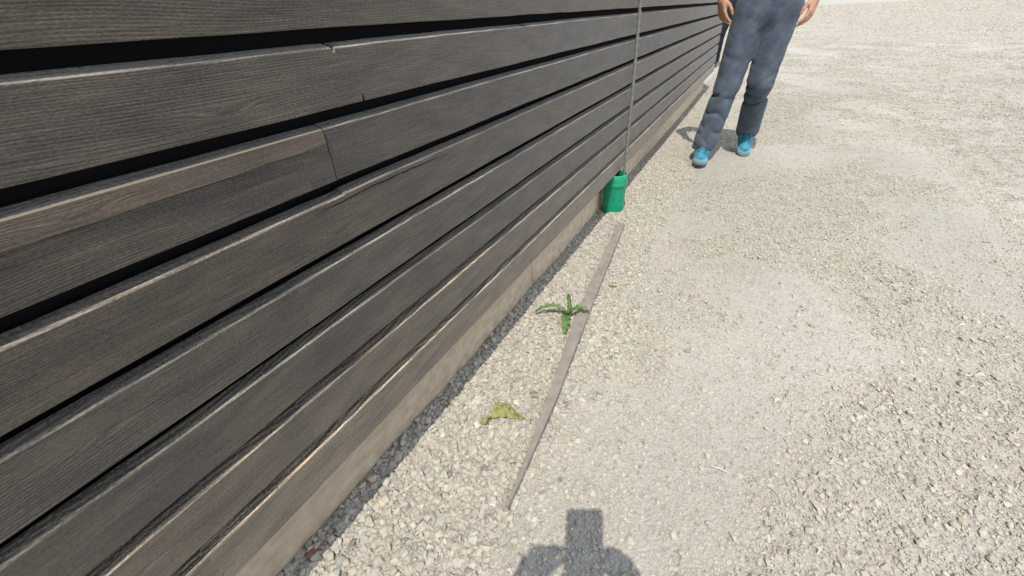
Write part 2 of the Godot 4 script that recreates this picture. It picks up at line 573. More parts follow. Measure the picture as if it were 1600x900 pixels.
func person(called: String, label: String, at: Vector3, j: Dictionary, look: Dictionary) -> Node3D:
	var t := thing(called, label, "person", at)
	var st := begin()
	var cell := 0.013
	var f := Field.new(Vector3(-0.48, -0.02, -0.55), Vector3(0.48, 1.66, 0.50), cell)
	var hipc: Vector3 = (j.hip_r + j.hip_l) / 2.0
	var shc: Vector3 = (j.sh_r + j.sh_l) / 2.0
	f.bone(hipc + Vector3(0, 0.02, 0), 0.125, hipc.lerp(shc, 0.45), 0.118, 0.04, Vector3(1.15, 1, 0.8))
	f.bone(hipc.lerp(shc, 0.45), 0.120, hipc.lerp(shc, 0.85), 0.135, 0.04, Vector3(1.2, 1, 0.8))
	f.bone(j.sh_r, 0.060, j.sh_l, 0.060, 0.04)
	f.bone(shc, 0.065, j.head - Vector3(0, 0.11, 0.02), 0.054, 0.03)
	for s in ["r", "l"]:
		f.bone(j["sh_" + s], 0.054, j["el_" + s], 0.040, 0.03)
		f.bone(j["el_" + s], 0.040, j["wr_" + s], 0.026, 0.015)
		f.bone(j["hip_" + s], 0.078, j["kn_" + s], 0.046, 0.03)
		f.bone(j["kn_" + s], 0.046, j["an_" + s], 0.034, 0.02)
		var ft: Vector3 = (j["toe_" + s] as Vector3) - j["an_" + s]
		f.bone((j["an_" + s] as Vector3) + Vector3(0, -0.012, 0), 0.026, (j["an_" + s] as Vector3) + ft * 0.55 + Vector3(0, -0.022, 0), 0.016, 0.012)
	f.mesh(st)
	head(st, j.head, j.face)
	for s in ["r", "l"]:
		hand(st, j["wr_" + s], j["hd_" + s], j["pm_" + s], j["ts_" + s], j["curl_" + s], j.get("thumb", 0.2), look.get("hand_cell", 0.005))
	st.index()
	var body := put("body", done(st), look.skin, t)
	body.name = "body"
	# hair, a cap of it over the skull
	var hf := Field.new(Vector3(-0.13, -0.1, -0.15), Vector3(0.13, 0.17, 0.13), 0.007)
	hf.bone(Vector3(0, 0.050, -0.030), 0.094, Vector3(0, 0.050, 0.012), 0.084, 0.02, Vector3(0.9, 1.05, 1.05))
	hf.bone(Vector3(0, -0.02, -0.05), 0.072, Vector3(0, 0.0, -0.05), 0.075, 0.02)
	var hn := noise(3, 26.0, 2)
	hf.wrinkle(func(p: Vector3) -> float: return 0.005 * hn.get_noise_3d(p.x * 2.0, p.y * 0.8, p.z))
	var hs := begin(); hf.mesh(hs); hs.index()
	var hair := put("hair", done(hs), look.hair, t)
	hair.transform = Transform3D(Basis(Vector3.UP.cross(j.face).normalized(), Vector3.UP, (j.face as Vector3).normalized()).orthonormalized(), j.head)
	for s in [-1.0, 1.0]:
		var em := SphereMesh.new(); em.radius = 0.0125; em.height = 0.025; em.radial_segments = 12; em.rings = 8
		var eye := put("eye", em, look.eye, t)
		eye.position = hair.transform * Vector3(s * 0.032, 0.008, 0.0855)
	# trousers
	var tc: float = look.get("cell", 0.011)
	var wide: float = look.get("wide", 1.0)
	var pf := Field.new(Vector3(-0.42, 0.0, -0.52), Vector3(0.42, 1.12, 0.42), tc)
	pf.bone(hipc + Vector3(0, 0.06, 0), 0.140, hipc - Vector3(0, 0.02, 0), 0.150, 0.03, Vector3(1.15, 1, 0.85))
	for s in ["r", "l"]:
		var kn: Vector3 = j["kn_" + s]
		var an: Vector3 = j["an_" + s]
		pf.bone(j["hip_" + s], 0.112 * wide, kn, 0.088 * wide, 0.03)
		pf.bone(kn, 0.086 * wide, an + Vector3(0, 0.02, -0.012), 0.086 * wide, 0.02, Vector3(1, 1, 1.12))
	var wn := noise(8, 5.0, 2)
	pf.wrinkle(func(p: Vector3) -> float:
		var folds := exp(-((p.y - 0.44) / 0.13) ** 2) + 0.7 * exp(-((p.y - 0.15) / 0.08) ** 2) + 0.22
		# long narrow creases run slantwise round the leg and fade out
		var side := 1.0 if p.x > 0.03 else -1.0
		var w := wn.get_noise_3d(p.x * 0.5 + side, p.y * 0.5, p.z * 0.5)
		var ph := p.y * 30.0 - side * 17.0 * (p.x - 0.03) + 10.0 * p.z + 3.5 * w
		var crease := pow(1.0 - absf(sin(ph)), 2.0)
		var fade := clampf(0.55 + 1.6 * wn.get_noise_3d(p.x * 1.1, p.y * 0.9 + 3.0 * side, p.z * 1.1), 0.0, 1.0)
		return folds * fade * 0.021 * crease + 0.003 * w)
	pf.cut_below(look.get("hem", 0.075))
	pf.cut_above(1.06)
	var ps := begin(); pf.mesh(ps); ps.index()
	put("trousers", done(ps), look.trousers, t)
	# upper garment with sleeves
	var sf := Field.new(Vector3(-0.48, 0.9, -0.4), Vector3(0.48, 1.62, 0.48), 0.014)
	sf.bone(hipc + Vector3(0, 0.07, 0), 0.150, hipc.lerp(shc, 0.45), 0.138, 0.04, Vector3(1.15, 1, 0.85))
	sf.bone(hipc.lerp(shc, 0.45), 0.138, hipc.lerp(shc, 0.85), 0.150, 0.04, Vector3(1.2, 1, 0.82))
	sf.bone(j.sh_r, 0.074, j.sh_l, 0.074, 0.04)
	for s in ["r", "l"]:
		sf.bone(j["sh_" + s], 0.070, (j["sh_" + s] as Vector3).lerp(j["el_" + s], look.sleeve), 0.060, 0.03)
	sf.wrinkle(func(p: Vector3) -> float: return 0.010 * wn.get_noise_3d(p.x * 2.0, p.y * 4.0, p.z * 2.0))
	sf.cut_below(1.0)
	var ss := begin(); sf.mesh(ss); ss.index()
	put("shirt", done(ss), look.shirt, t)
	# shoes
	for s in ["r", "l"]:
		var an: Vector3 = j["an_" + s]
		var toe: Vector3 = j["toe_" + s]
		var fwd := (toe - an); fwd.y = 0.0; fwd = fwd.normalized()
		var pitch: float = j.get("pitch_" + s, 0.0)
		var b := Basis(Vector3.UP.cross(fwd).normalized(), Vector3.UP, fwd) * Basis(Vector3.RIGHT, pitch)
		var base := an - b.y * 0.085
		shoe(t, Transform3D(b, base), look)
	return t

func shoe(t: Node3D, xf: Transform3D, look: Dictionary) -> void:
	# local: z forwards from the ankle, y up from the sole
	var f := Field.new(Vector3(-0.08, 0.0, -0.12), Vector3(0.08, 0.17, 0.26), 0.006)
	f.bone(Vector3(0, 0.060, -0.045), 0.042, Vector3(0, 0.062, 0.03), 0.044, 0.02)
	f.bone(Vector3(0, 0.052, 0.06), 0.046, Vector3(0, 0.040, 0.165), 0.040, 0.03, Vector3(1.13, 0.9, 1))
	f.bone(Vector3(0, 0.110, -0.020), 0.047, Vector3(0, 0.080, 0.02), 0.047, 0.02)
	f.bone(Vector3(0, 0.105, 0.035), 0.026, Vector3(0, 0.078, 0.095), 0.026, 0.015)
	f.cut_below(0.026)
	f.cut_above(0.125)
	var st := begin(); f.mesh(st); st.index()
	var up := put("shoe", done(st), look.shoe, t)
	up.transform = xf
	# chunky sole with a wavy edge, one lathe-like outline
	var so := begin()
	var out := []
	for k in 36:
		var a := TAU * k / 36.0
		var w := 0.050 if sin(a) > 0.0 else 0.043
		var zc := 0.068 + 0.152 * sin(a)
		var x := w * signf(cos(a)) * pow(absf(cos(a)), 0.7) * (0.90 if absf(sin(a) + 0.15) < 0.35 else 1.0)
		out.append(Vector2(x, zc))
	var ys := [0.0, 0.006, 0.024, 0.034]
	var gr := [0.90, 1.0, 1.05, 0.99]
	for i in 3:
		for k in 36:
			var k2 := (k + 1) % 36
			var lift := func(p: Vector2, y: float) -> float: return y + (0.020 * smoothstep(0.15, 0.23, p.y)) * (1.0 - y * 10.0)
			var c := Vector2(0, 0.068)
			var pa: Vector2 = c + (out[k] - c) * gr[i]; var pb: Vector2 = c + (out[k2] - c) * gr[i]
			var pc: Vector2 = c + (out[k2] - c) * gr[i + 1]; var pd: Vector2 = c + (out[k] - c) * gr[i + 1]
			quad(so, Vector3(pa.x, lift.call(pa, ys[i]), pa.y), Vector3(pd.x, lift.call(pd, ys[i + 1]), pd.y), Vector3(pc.x, lift.call(pc, ys[i + 1]), pc.y), Vector3(pb.x, lift.call(pb, ys[i]), pb.y))
			if i == 0:
				for q in [Vector3(0, 0.0, 0.068), Vector3(pa.x, lift.call(pa, 0.0), pa.y), Vector3(pb.x, lift.call(pb, 0.0), pb.y)]: so.add_vertex(q)
	var sole := put("sole", done(so), look.sole, up)
	sole.name = "sole"
	# toe guard, laces and tongue
	var tf := Field.new(Vector3(-0.08, 0.0, 0.08), Vector3(0.08, 0.12, 0.26), 0.006)
	tf.bone(Vector3(0, 0.044, 0.150), 0.045, Vector3(0, 0.038, 0.172), 0.043, 0.02, Vector3(1.12, 0.9, 1))
	tf.cut_below(0.026)
	tf.cut_above(0.060)
	var tg := begin(); tf.mesh(tg); tg.index()
	put("toe_guard", done(tg), look.toe, up)
	for k in 5:
		var z := 0.050 + 0.020 * k
		var y := 0.128 - 0.0125 * k
		var lc := begin()
		tube(lc, [Vector3(-0.030, y - 0.016, z - 0.004), Vector3(-0.012, y - 0.001, z), Vector3(0.012, y - 0.001, z + 0.006), Vector3(0.030, y - 0.016, z + 0.008)], [0.0035, 0.0035, 0.0035, 0.0035], 6)
		put("lace", done(lc), look.lace, up)

# ------------------------------------------------------------------ plants
func leaf_strip(st: SurfaceTool, path: Array, width: float, teeth: int, cup: float, seed_: int) -> void:
	# a lobed, wavy-edged leaf along a path; every station has midrib and two blade points per side
	var rng := RandomNumberGenerator.new()
	rng.seed = seed_
	var n := teeth * 4
	var cur := Curve3D.new()
	for p in path: cur.add_point(p)
	for i in range(1, path.size() - 1):
		var h: Vector3 = (path[i + 1] - path[i - 1]) * 0.2
		cur.set_point_in(i, -h); cur.set_point_out(i, h)
	var len_ := cur.get_baked_length()
	var prev := []
	var amp := 0.7
	var amp2 := 0.7
	for i in n + 1:
		var u := float(i) / n
		var p := cur.sample_baked(u * len_)
		var t := (cur.sample_baked(minf(u + 0.03, 1.0) * len_) - cur.sample_baked(maxf(u - 0.03, 0.0) * len_)).normalized()
		var side := t.cross(Vector3.UP).normalized()
		var up := side.cross(t)
		var env := pow(sin(PI * clampf(u * 0.90 + 0.06, 0, 1)), 0.75)
		if i % 4 == 0:
			amp = rng.randf_range(0.35, 1.0); amp2 = rng.randf_range(0.35, 1.0)
		var saw: float = [0.0, 0.55, 1.0, 0.6][i % 4]
		var w := width * env * (0.58 + 0.55 * saw * amp)
		var w2 := width * env * (0.58 + 0.55 * float([0.7, 0.0, 0.5, 1.0][i % 4]) * amp2)
		var wav := up * width * 0.34 * sin(i * 1.3 + seed_) * env
		var c := up * cup * width
		var ring := [p - side * w + c + wav + t * width * 0.2 * saw, p - side * w * 0.5 + c * 0.35, p - up * 0.0015, p + side * w2 * 0.5 + c * 0.35, p + side * w2 + c - wav + t * width * 0.2 * saw]
		if prev.size():
			for k in 4:
				quad(st, prev[k], prev[k + 1], ring[k + 1], ring[k])
		prev = ring

# ------------------------------------------------------------------ the scene
func _ready() -> void:
	# camera: phone held at chest height, tipped down towards the foot of the wall
	var cam := Camera3D.new()
	cam.name = "camera"
	add_child(cam)
	var cx := Vector3(0.88321, -0.04858, -0.46645)
	var cy := Vector3(-0.21770, 0.83850, -0.49953)
	var cz := Vector3(0.41538, 0.54274, 0.73000)
	cam.transform = Transform3D(Basis(cx, cy, cz).orthonormalized(), Vector3(0, 1, 0))
	cam.fov = 68.4
	cam.near = 0.02
	cam.far = 1500.0
	cam.current = true

	var env := Environment.new()
	var sky := Sky.new()
	var sm := ProceduralSkyMaterial.new()
	sm.sky_top_color = Color(0.62, 0.665, 0.72)
	sm.sky_horizon_color = Color(0.86, 0.87, 0.88)
	sm.sky_curve = 0.18
	sm.ground_bottom_color = Color(0.42, 0.40, 0.36)
	sm.ground_horizon_color = Color(0.62, 0.62, 0.60)
	sm.sky_energy_multiplier = 1.5
	sky.sky_material = sm
	env.background_mode = Environment.BG_SKY
	env.sky = sky
	env.tonemap_mode = Environment.TONE_MAPPER_LINEAR
	env.tonemap_exposure = 1.05
	env.sdfgi_enabled = true
	env.ssao_enabled = true
	env.ssil_enabled = true
	var we := WorldEnvironment.new()
	we.name = "world_environment"
	we.environment = env
	add_child(we)

	var sun := DirectionalLight3D.new()
	sun.name = "sun"
	sun.light_color = Color(1.0, 0.97, 0.92)
	sun.light_energy = 1.15
	sun.light_angular_distance = 0.5
	sun.shadow_enabled = true
	add_child(sun)
	sun.look_at_from_position(-SUN, Vector3.ZERO, Vector3.UP)

	gn1 = noise(31, 1.1, 3)
	gn2 = noise(32, 7.0, 2)
	make_wood()
	build_ground()
	build_wall()
	scatter()
	build_pipe()
	build_lath()
	build_weed()
	build_leaf()
	build_bits()
	build_people()

func build_ground() -> void:
	var xs := []
	var zs := []
	for v in [-400.0, -200.0, -80.0, -30.0, -12.0, -6.0, -4.0]: xs.append(v)
	var x := -3.0
	while x < 3.01:
		xs.append(x); x += 0.04 if x > -0.85 and x < 1.3 else 0.15
	for v in [4.0, 6.0, 12.0, 30.0, 80.0, 200.0, 400.0]: xs.append(v)
	for v in [-600.0, -300.0, -120.0, -60.0, -30.0, -20.0, -15.0]: zs.append(v)
	var z := -12.0
	while z < 2.51:
		zs.append(z); z += 0.04 if z > -5.0 and z < 0.2 else 0.12
	for v in [4.0, 6.0, 15.0, 50.0, 200.0, 400.0]: zs.append(v)
	var st := begin()
	var tn := noise(61, 0.8, 4)
	for i in xs.size() - 1:
		for j in zs.size() - 1:
			var q := []
			for o in [[0, 0], [1, 0], [1, 1], [0, 1]]:
				var px: float = xs[i + o[0]]; var pz: float = zs[j + o[1]]
				q.append(Vector3(px, gh(px, pz), pz))
			for w in [0, 1, 2, 0, 2, 3]:
				var p: Vector3 = q[w]
				var tone := clampf(0.90 + 0.17 * tn.get_noise_2d(p.x, p.z * 0.5), 0.0, 1.0)
				st.set_color(Color(tone, tone * 0.995, tone * 0.985))
				st.add_vertex(p)
	st.index()
	var m := StandardMaterial3D.new()
	m.vertex_color_use_as_albedo = true
	var cell := noise(55, 0.060, 2, FastNoiseLite.TYPE_CELLULAR)
	cell.cellular_return_type = FastNoiseLite.RETURN_CELL_VALUE
	cell.cellular_jitter = 1.0
	cell.fractal_type = FastNoiseLite.FRACTAL_FBM
	m.albedo_texture = noise_tex(cell, 1024, ramp([0.0, 0.35, 0.7, 1.0], [lin(0.38, 0.352, 0.31), lin(0.475, 0.442, 0.392), lin(0.515, 0.482, 0.43), lin(0.57, 0.54, 0.49)]))
	var cn := noise(56, 0.060, 3, FastNoiseLite.TYPE_CELLULAR)
	cn.cellular_return_type = FastNoiseLite.RETURN_DISTANCE
	m.normal_enabled = true
	m.normal_texture = noise_tex(cn, 1024, null, true, 7.0)
	m.uv1_triplanar = true
	m.uv1_world_triplanar = true
	m.uv1_scale = Vector3.ONE * 2.1
	m.roughness = 1.0
	m.metallic_specular = 0.2
	var o := put("ground", done(st), m)
	tag(o, "pale dusty gravel ground of the path", "", "", "structure")

func build_wall() -> void:
	var t := thing("timber_clad_building", "building wall of dark weathered horizontal boards above a concrete base", "building", Vector3(WALL_X, 0, CORNER_Z))
	var rows := 22
	var black := mat(lin(0.012, 0.012, 0.013), 0.9, 0.2)
	# backing (black membrane) behind the boards, roof slab on top
	var st := begin()
	box(st, Vector3(-2.6, 0.20, FAR_Z - CORNER_Z + 0.06), Vector3(-0.040, 2.66, -0.040))
	put("membrane", done(st), black, t)
	st = begin()
	box(st, Vector3(-2.7, 2.66, FAR_Z - CORNER_Z - 0.03), Vector3(0.03, 2.74, 0.03))
	put("roof_edge", done(st), mat(lin(0.05, 0.05, 0.055), 0.5), t)
	# plinth
	var pm := grainy(ramp([0.0, 0.34, 0.5, 0.68, 1.0], [lin(0.36, 0.28, 0.19), lin(0.53, 0.42, 0.305), lin(0.56, 0.45, 0.33), lin(0.63, 0.525, 0.40), lin(0.70, 0.61, 0.49)]), 0.011, 0.16, 2.2, 1.6, 210, 1024)
	st = begin()
	var px := PLINTH_X - WALL_X
	box(st, Vector3(-2.5, -0.35, FAR_Z - CORNER_Z + 0.09), Vector3(px, 0.30, -0.09))
	put("plinth", done(st), pm, t)
	# an uneven seam where the base was cast in two pours
	st = begin()
	box(st, Vector3(px, -0.02, -1.418 - CORNER_Z), Vector3(px + 0.003, 0.25, -1.390 - CORNER_Z))
	put("plinth_seam", done(st), mat(lin(0.56, 0.50, 0.42), 0.95, 0.2), t)
	# cladding, one board to a row and section; the fifth row from the top of the picture is butted
	var k := 0
	for r in rows:
		var y := LOW + PITCH * r
		var secs := [[CORNER_Z, JOINT_Z + 0.002], [JOINT_Z - 0.002, FAR_Z]]
		if r == 5: secs = [[CORNER_Z, -0.4772], [-0.4790, JOINT_Z + 0.002], [JOINT_Z - 0.002, FAR_Z]]
		for s in secs:
			var length: float = s[0] - s[1]
			var edits := []
			if r == 6 and s[0] == CORNER_Z: edits = [[-0.540 - s[1], -0.534 - s[1], 0.0055, 0.0], [-0.579 - s[1], -0.575 - s[1], 0.0, 0.011], [-1.203 - s[1], -1.197 - s[1], 0.004, 0.0]]
			if r == 4 and s[0] == CORNER_Z: edits = [[-0.485 - s[1], length, 0.0022, 0.0]]
			k += 1
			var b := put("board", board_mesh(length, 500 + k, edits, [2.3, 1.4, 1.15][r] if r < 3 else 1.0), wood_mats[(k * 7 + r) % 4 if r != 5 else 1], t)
			# local z runs along the board, towards the far end of the wall
			b.transform = Transform3D(Basis(Vector3(1, 0, 0), Vector3(0, 1, 0), Vector3(0, 0, 1)), Vector3(0, y, s[1] - CORNER_Z))
			b.position.z = s[1] - CORNER_Z
			# board ends face either way, so run from the far end to the near end
			if r == 5 and s[0] == CORNER_Z: splinter(b, 0.75)
			if r == 4 and s[0] == CORNER_Z: crack(b, -0.33 - s[1])

func splinter(b: Node3D, length: float) -> void:
	# a proud sliver left along the upper edge of the short board
	var st := begin()
	var n := 14
	var rng := RandomNumberGenerator.new(); rng.seed = 4
	var lows := []
	for i in n + 1: lows.append(0.061 - 0.006 * i / n + rng.randf_range(-0.0025, 0.0025))
	for i in n:
		var z0 := 0.003 + (length - 0.01) * i / n
		var z1 := 0.003 + (length - 0.01) * (i + 1) / n
		var x := 0.0026
		var a := Vector3(x, lows[i], z0); var c := Vector3(x, FACE + 0.0005, z0)
		var d := Vector3(x, FACE + 0.0005, z1); var e := Vector3(x, lows[i + 1], z1)
		var q := [Vector3(x, lows[i], z0), c, d, e]
		var uvs := [Vector2(0.31 + z0 / 2.4, 0.30), Vector2(0.31 + z0 / 2.4, 0.38), Vector2(0.31 + z1 / 2.4, 0.38), Vector2(0.31 + z1 / 2.4, 0.30)]
		for w in [0, 1, 2, 0, 2, 3]:
			st.set_smooth_group(-1); st.set_color(Color(0.24, 0.23, 0.22)); st.set_uv(uvs[w]); st.add_vertex(q[w])
		for w in [[c, c - Vector3(0.006, -0.001, 0), d - Vector3(0.006, -0.001, 0), d], [e, e - Vector3(0.006, 0, 0), a - Vector3(0.006, 0, 0), a]]:
			st.set_color(Color(0.34, 0.33, 0.31)); st.set_uv(Vector2(0.3, 0.3)); quad(st, w[0], w[1], w[2], w[3])
		if i == 0: quad(st, a, a - Vector3(0.006, 0, 0), c - Vector3(0.006, 0, 0), c)
	st.generate_normals(); st.generate_tangents()
	put("splinter", st.commit(), wood_mats[3], b)

func crack(b: Node3D, length: float) -> void:
	# drying crack wandering along the upper half of one board
	var st := begin()
	var rng := RandomNumberGenerator.new(); rng.seed = 9
	var path := []
	var rad := []
	for i in 30:
		var u := float(i) / 29.0
		path.append(Vector3(-0.0004, 0.068 + 0.007 * sin(u * 2.6) + rng.randf_range(-0.001, 0.001), length - 0.46 * u))
		rad.append(0.0011 * sin(PI * clampf(u + 0.02, 0.0, 0.98)) + 0.0002)
	tube(st, path, rad, 5)
	put("crack", done(st), mat(lin(0.01, 0.009, 0.008), 1.0, 0.1), b)

func build_pipe() -> void:
	# green drain pipe stub standing in the gravel under the end of the rope
	var t := thing("drain_pipe", "short green plastic drain pipe standing upright in the gravel at the wall", "pipe", Vector3(-0.611, 0, -2.318))
	var m := mat(lin(0.004, 0.32, 0.175), 0.4, 0.5)
	var dust := noise(91, 0.02, 4)
	m.albedo_texture = noise_tex(dust, 256, ramp([0.0, 0.55, 0.75, 1.0], [Color(0.80, 0.84, 0.82), Color(0.95, 0.96, 0.95), Color(1, 1, 1), Color(1, 1, 1)]))
	m.uv1_triplanar = true
	m.uv1_scale = Vector3.ONE * 4.0
	var prof := [[0.062, -0.12], [0.062, 0.150], [0.0625, 0.153], [0.0665, 0.160], [0.0685, 0.164], [0.0685, 0.178], [0.0665, 0.183], [0.0665, 0.190], [0.0655, 0.2215], [0.064, 0.2235],
		[0.0605, 0.2235], [0.060, 0.2215], [0.060, 0.02]]
	var st := begin()
	var sides := 48
	for i in prof.size() - 1:
		for k in sides:
			var a0 := TAU * k / sides; var a1 := TAU * (k + 1) / sides
			st.set_smooth_group(i if i > 8 else 1)
			var p := func(j: int, a: float) -> Vector3: return Vector3(prof[j][0] * cos(a), prof[j][1], prof[j][0] * sin(a))
			quad(st, p.call(i, a0), p.call(i + 1, a0), p.call(i + 1, a1), p.call(i, a1))
	put("pipe_wall", done(st), m, t)
	# gravel and dirt lying in the pipe
	st = begin()
	var disc := CylinderMesh.new(); disc.top_radius = 0.060; disc.bottom_radius = 0.060; disc.height = 0.02
	var fill := put("dirt_fill", disc, mat(lin(0.2, 0.17, 0.13), 1.0, 0.1), t)
	fill.position.y = 0.02
	# rim seal
	st = begin()
	var ring := []
	var rr := []
	for k in 41:
		ring.append(Vector3(0.0625 * cos(TAU * k / 40.0), 0.2245, 0.0625 * sin(TAU * k / 40.0))); rr.append(0.0022)
	tube(st, ring, rr, 6)
	put("rim", done(st), mat(lin(0.04, 0.50, 0.31), 0.35, 0.5), t)

	# rope hanging down the wall into the pipe
	var rx := -0.571
	var rz := -2.338
	var path := []
	var rad := []
	for i in 300:
		var y := 2.64 - 2.56 * i / 299.0
		path.append(Vector3(rx + 0.0035 * sin(y * 3.0) - 0.01 * smoothstep(0.20, 0.05, y), y, rz + 0.003 * sin(y * 4.3 + 1.0) + 0.006 * smoothstep(0.20, 0.05, y)))
		rad.append(0.0092)
	st = begin()
	tube(st, path, rad, 12, 0.55, 3, 0.42)
	var rm := grainy(ramp([0.0, 0.5, 1.0], [lin(0.12, 0.125, 0.115), lin(0.21, 0.215, 0.19), lin(0.30, 0.29, 0.26)]), 0.03, 0.1, 4.0, 12.0, 95, 256)
	var o := put("rope", done(st), rm)
	tag(o, "grey twisted rope hanging down the wall into the green pipe", "rope")

func build_lath() -> void:
	# long grey lath lying on the gravel, sawn to a taper at its near end
	var rows := [[-0.5190, -2.105, -0.4830, -2.102], [-0.4310, -1.244, -0.3890, -1.262], [-0.3600, -0.792, -0.3350, -0.803], [-0.3290, -0.573, -0.3180, -0.578], [-0.3160, -0.467, -0.3090, -0.465]]
	var st := begin()
	var prev := []
	for i in 41:
		var u := 4.0 * i / 40.0
		var k := mini(int(u), 3)
		var f := u - k
		var l := Vector2(lerpf(rows[k][0], rows[k + 1][0], f), lerpf(rows[k][1], rows[k + 1][1], f))
		var r := Vector2(lerpf(rows[k][2], rows[k + 1][2], f), lerpf(rows[k][3], rows[k + 1][3], f))
		var y := 0.032 + 0.004 * sin(u * 1.7)
		var th := 0.018
		var e := 0.0012
		var dr := (r - l).normalized() * e
		var ring := [Vector3(l.x, y - th, l.y), Vector3(l.x, y - e, l.y), Vector3(l.x + dr.x, y, l.y + dr.y), Vector3(r.x - dr.x, y, r.y - dr.y), Vector3(r.x, y - e, r.y), Vector3(r.x, y - th, r.y)]
		if prev.size():
			for j in 6:
				var j2 := (j + 1) % 6
				st.set_smooth_group(j)
				quad(st, prev[j], prev[j2], ring[j2], ring[j])
		else:
			quad(st, ring[0], ring[1], ring[4], ring[5]); quad(st, ring[1], ring[2], ring[3], ring[4])
		prev = ring
	quad(st, prev[5], prev[4], prev[1], prev[0]); quad(st, prev[4], prev[3], prev[2], prev[1])
	var m := grainy(ramp([0.0, 0.5, 1.0], [lin(0.22, 0.19, 0.165), lin(0.275, 0.242, 0.212), lin(0.33, 0.29, 0.258)]), 0.01, 0.06, 1.5, 3.0, 120)
	var o := put("wooden_lath", done(st), m)
	tag(o, "long narrow greyish brown lath lying on the gravel, pointed towards the front", "lath")

func build_weed() -> void:
	var c := Vector3(-0.463, 0.018, -1.232)
	var t := thing("weed", "small green thistle-like weed with spread jagged leaves beside the lath", "plant", c)
	var m := mat(lin(0.14, 0.27, 0.075), 0.55, 0.4)
	m.albedo_texture = noise_tex(noise(140, 0.012, 4), 256, ramp([0.0, 0.5, 1.0], [Color(0.72, 0.80, 0.66), Color(0.95, 0.96, 0.9), Color(1, 1, 1)]))
	m.uv1_triplanar = true
	m.uv1_scale = Vector3.ONE * 9.0
	m.backlight_enabled = true
	m.backlight = lin(0.03, 0.07, 0.01)
	m.cull_mode = BaseMaterial3D.CULL_DISABLED
	var leaves := [
		[[Vector3(0, 0, 0), Vector3(-0.022, 0.030, 0.000), Vector3(-0.062, 0.040, 0.010), Vector3(-0.100, 0.026, 0.028), Vector3(-0.120, 0.004, 0.036)], 0.0150, 8, 0.25, 0.95],
		[[Vector3(0, 0, 0), Vector3(-0.004, 0.024, -0.026), Vector3(-0.018, 0.040, -0.056), Vector3(-0.034, 0.034, -0.088)], 0.0100, 5, 0.6, 0.75],
		[[Vector3(0, 0, 0), Vector3(0.018, 0.030, -0.004), Vector3(0.044, 0.042, -0.014), Vector3(0.074, 0.030, -0.020)], 0.0190, 5, 0.35, 1.08],
		[[Vector3(0, 0, 0), Vector3(0.006, 0.024, 0.030), Vector3(0.018, 0.026, 0.068), Vector3(0.030, 0.004, 0.108)], 0.0205, 7, 0.18, 1.0],
		[[Vector3(0, 0, 0), Vector3(0.010, 0.020, 0.002), Vector3(0.022, 0.036, 0.010)], 0.007, 3, 0.6, 1.2],
		[[Vector3(0, 0, 0), Vector3(-0.010, 0.022, 0.010), Vector3(-0.020, 0.034, 0.022)], 0.008, 3, 0.6, 1.15]]
	for i in leaves.size():
		var l = leaves[i]
		var st := begin()
		leaf_strip(st, l[0], l[1], l[2], l[3], 10 + i)
		var own := m.duplicate() as StandardMaterial3D
		own.albedo_color = lin(0.135 * l[4], 0.225 * l[4], 0.080 * l[4])
		var lf := put("leaf", done(st), own, t)
		var rb := begin()
		var path: Array = l[0]
		var rad := []
		var up := []
		for k in path.size():
			rad.append(lerpf(0.0022, 0.0007, float(k) / (path.size() - 1)))
			up.append(path[k] + Vector3(0, 0.0006, 0))
		tube(rb, up, rad, 6)
		put("midrib", done(rb), mat(lin(0.22, 0.32, 0.13), 0.6), lf)

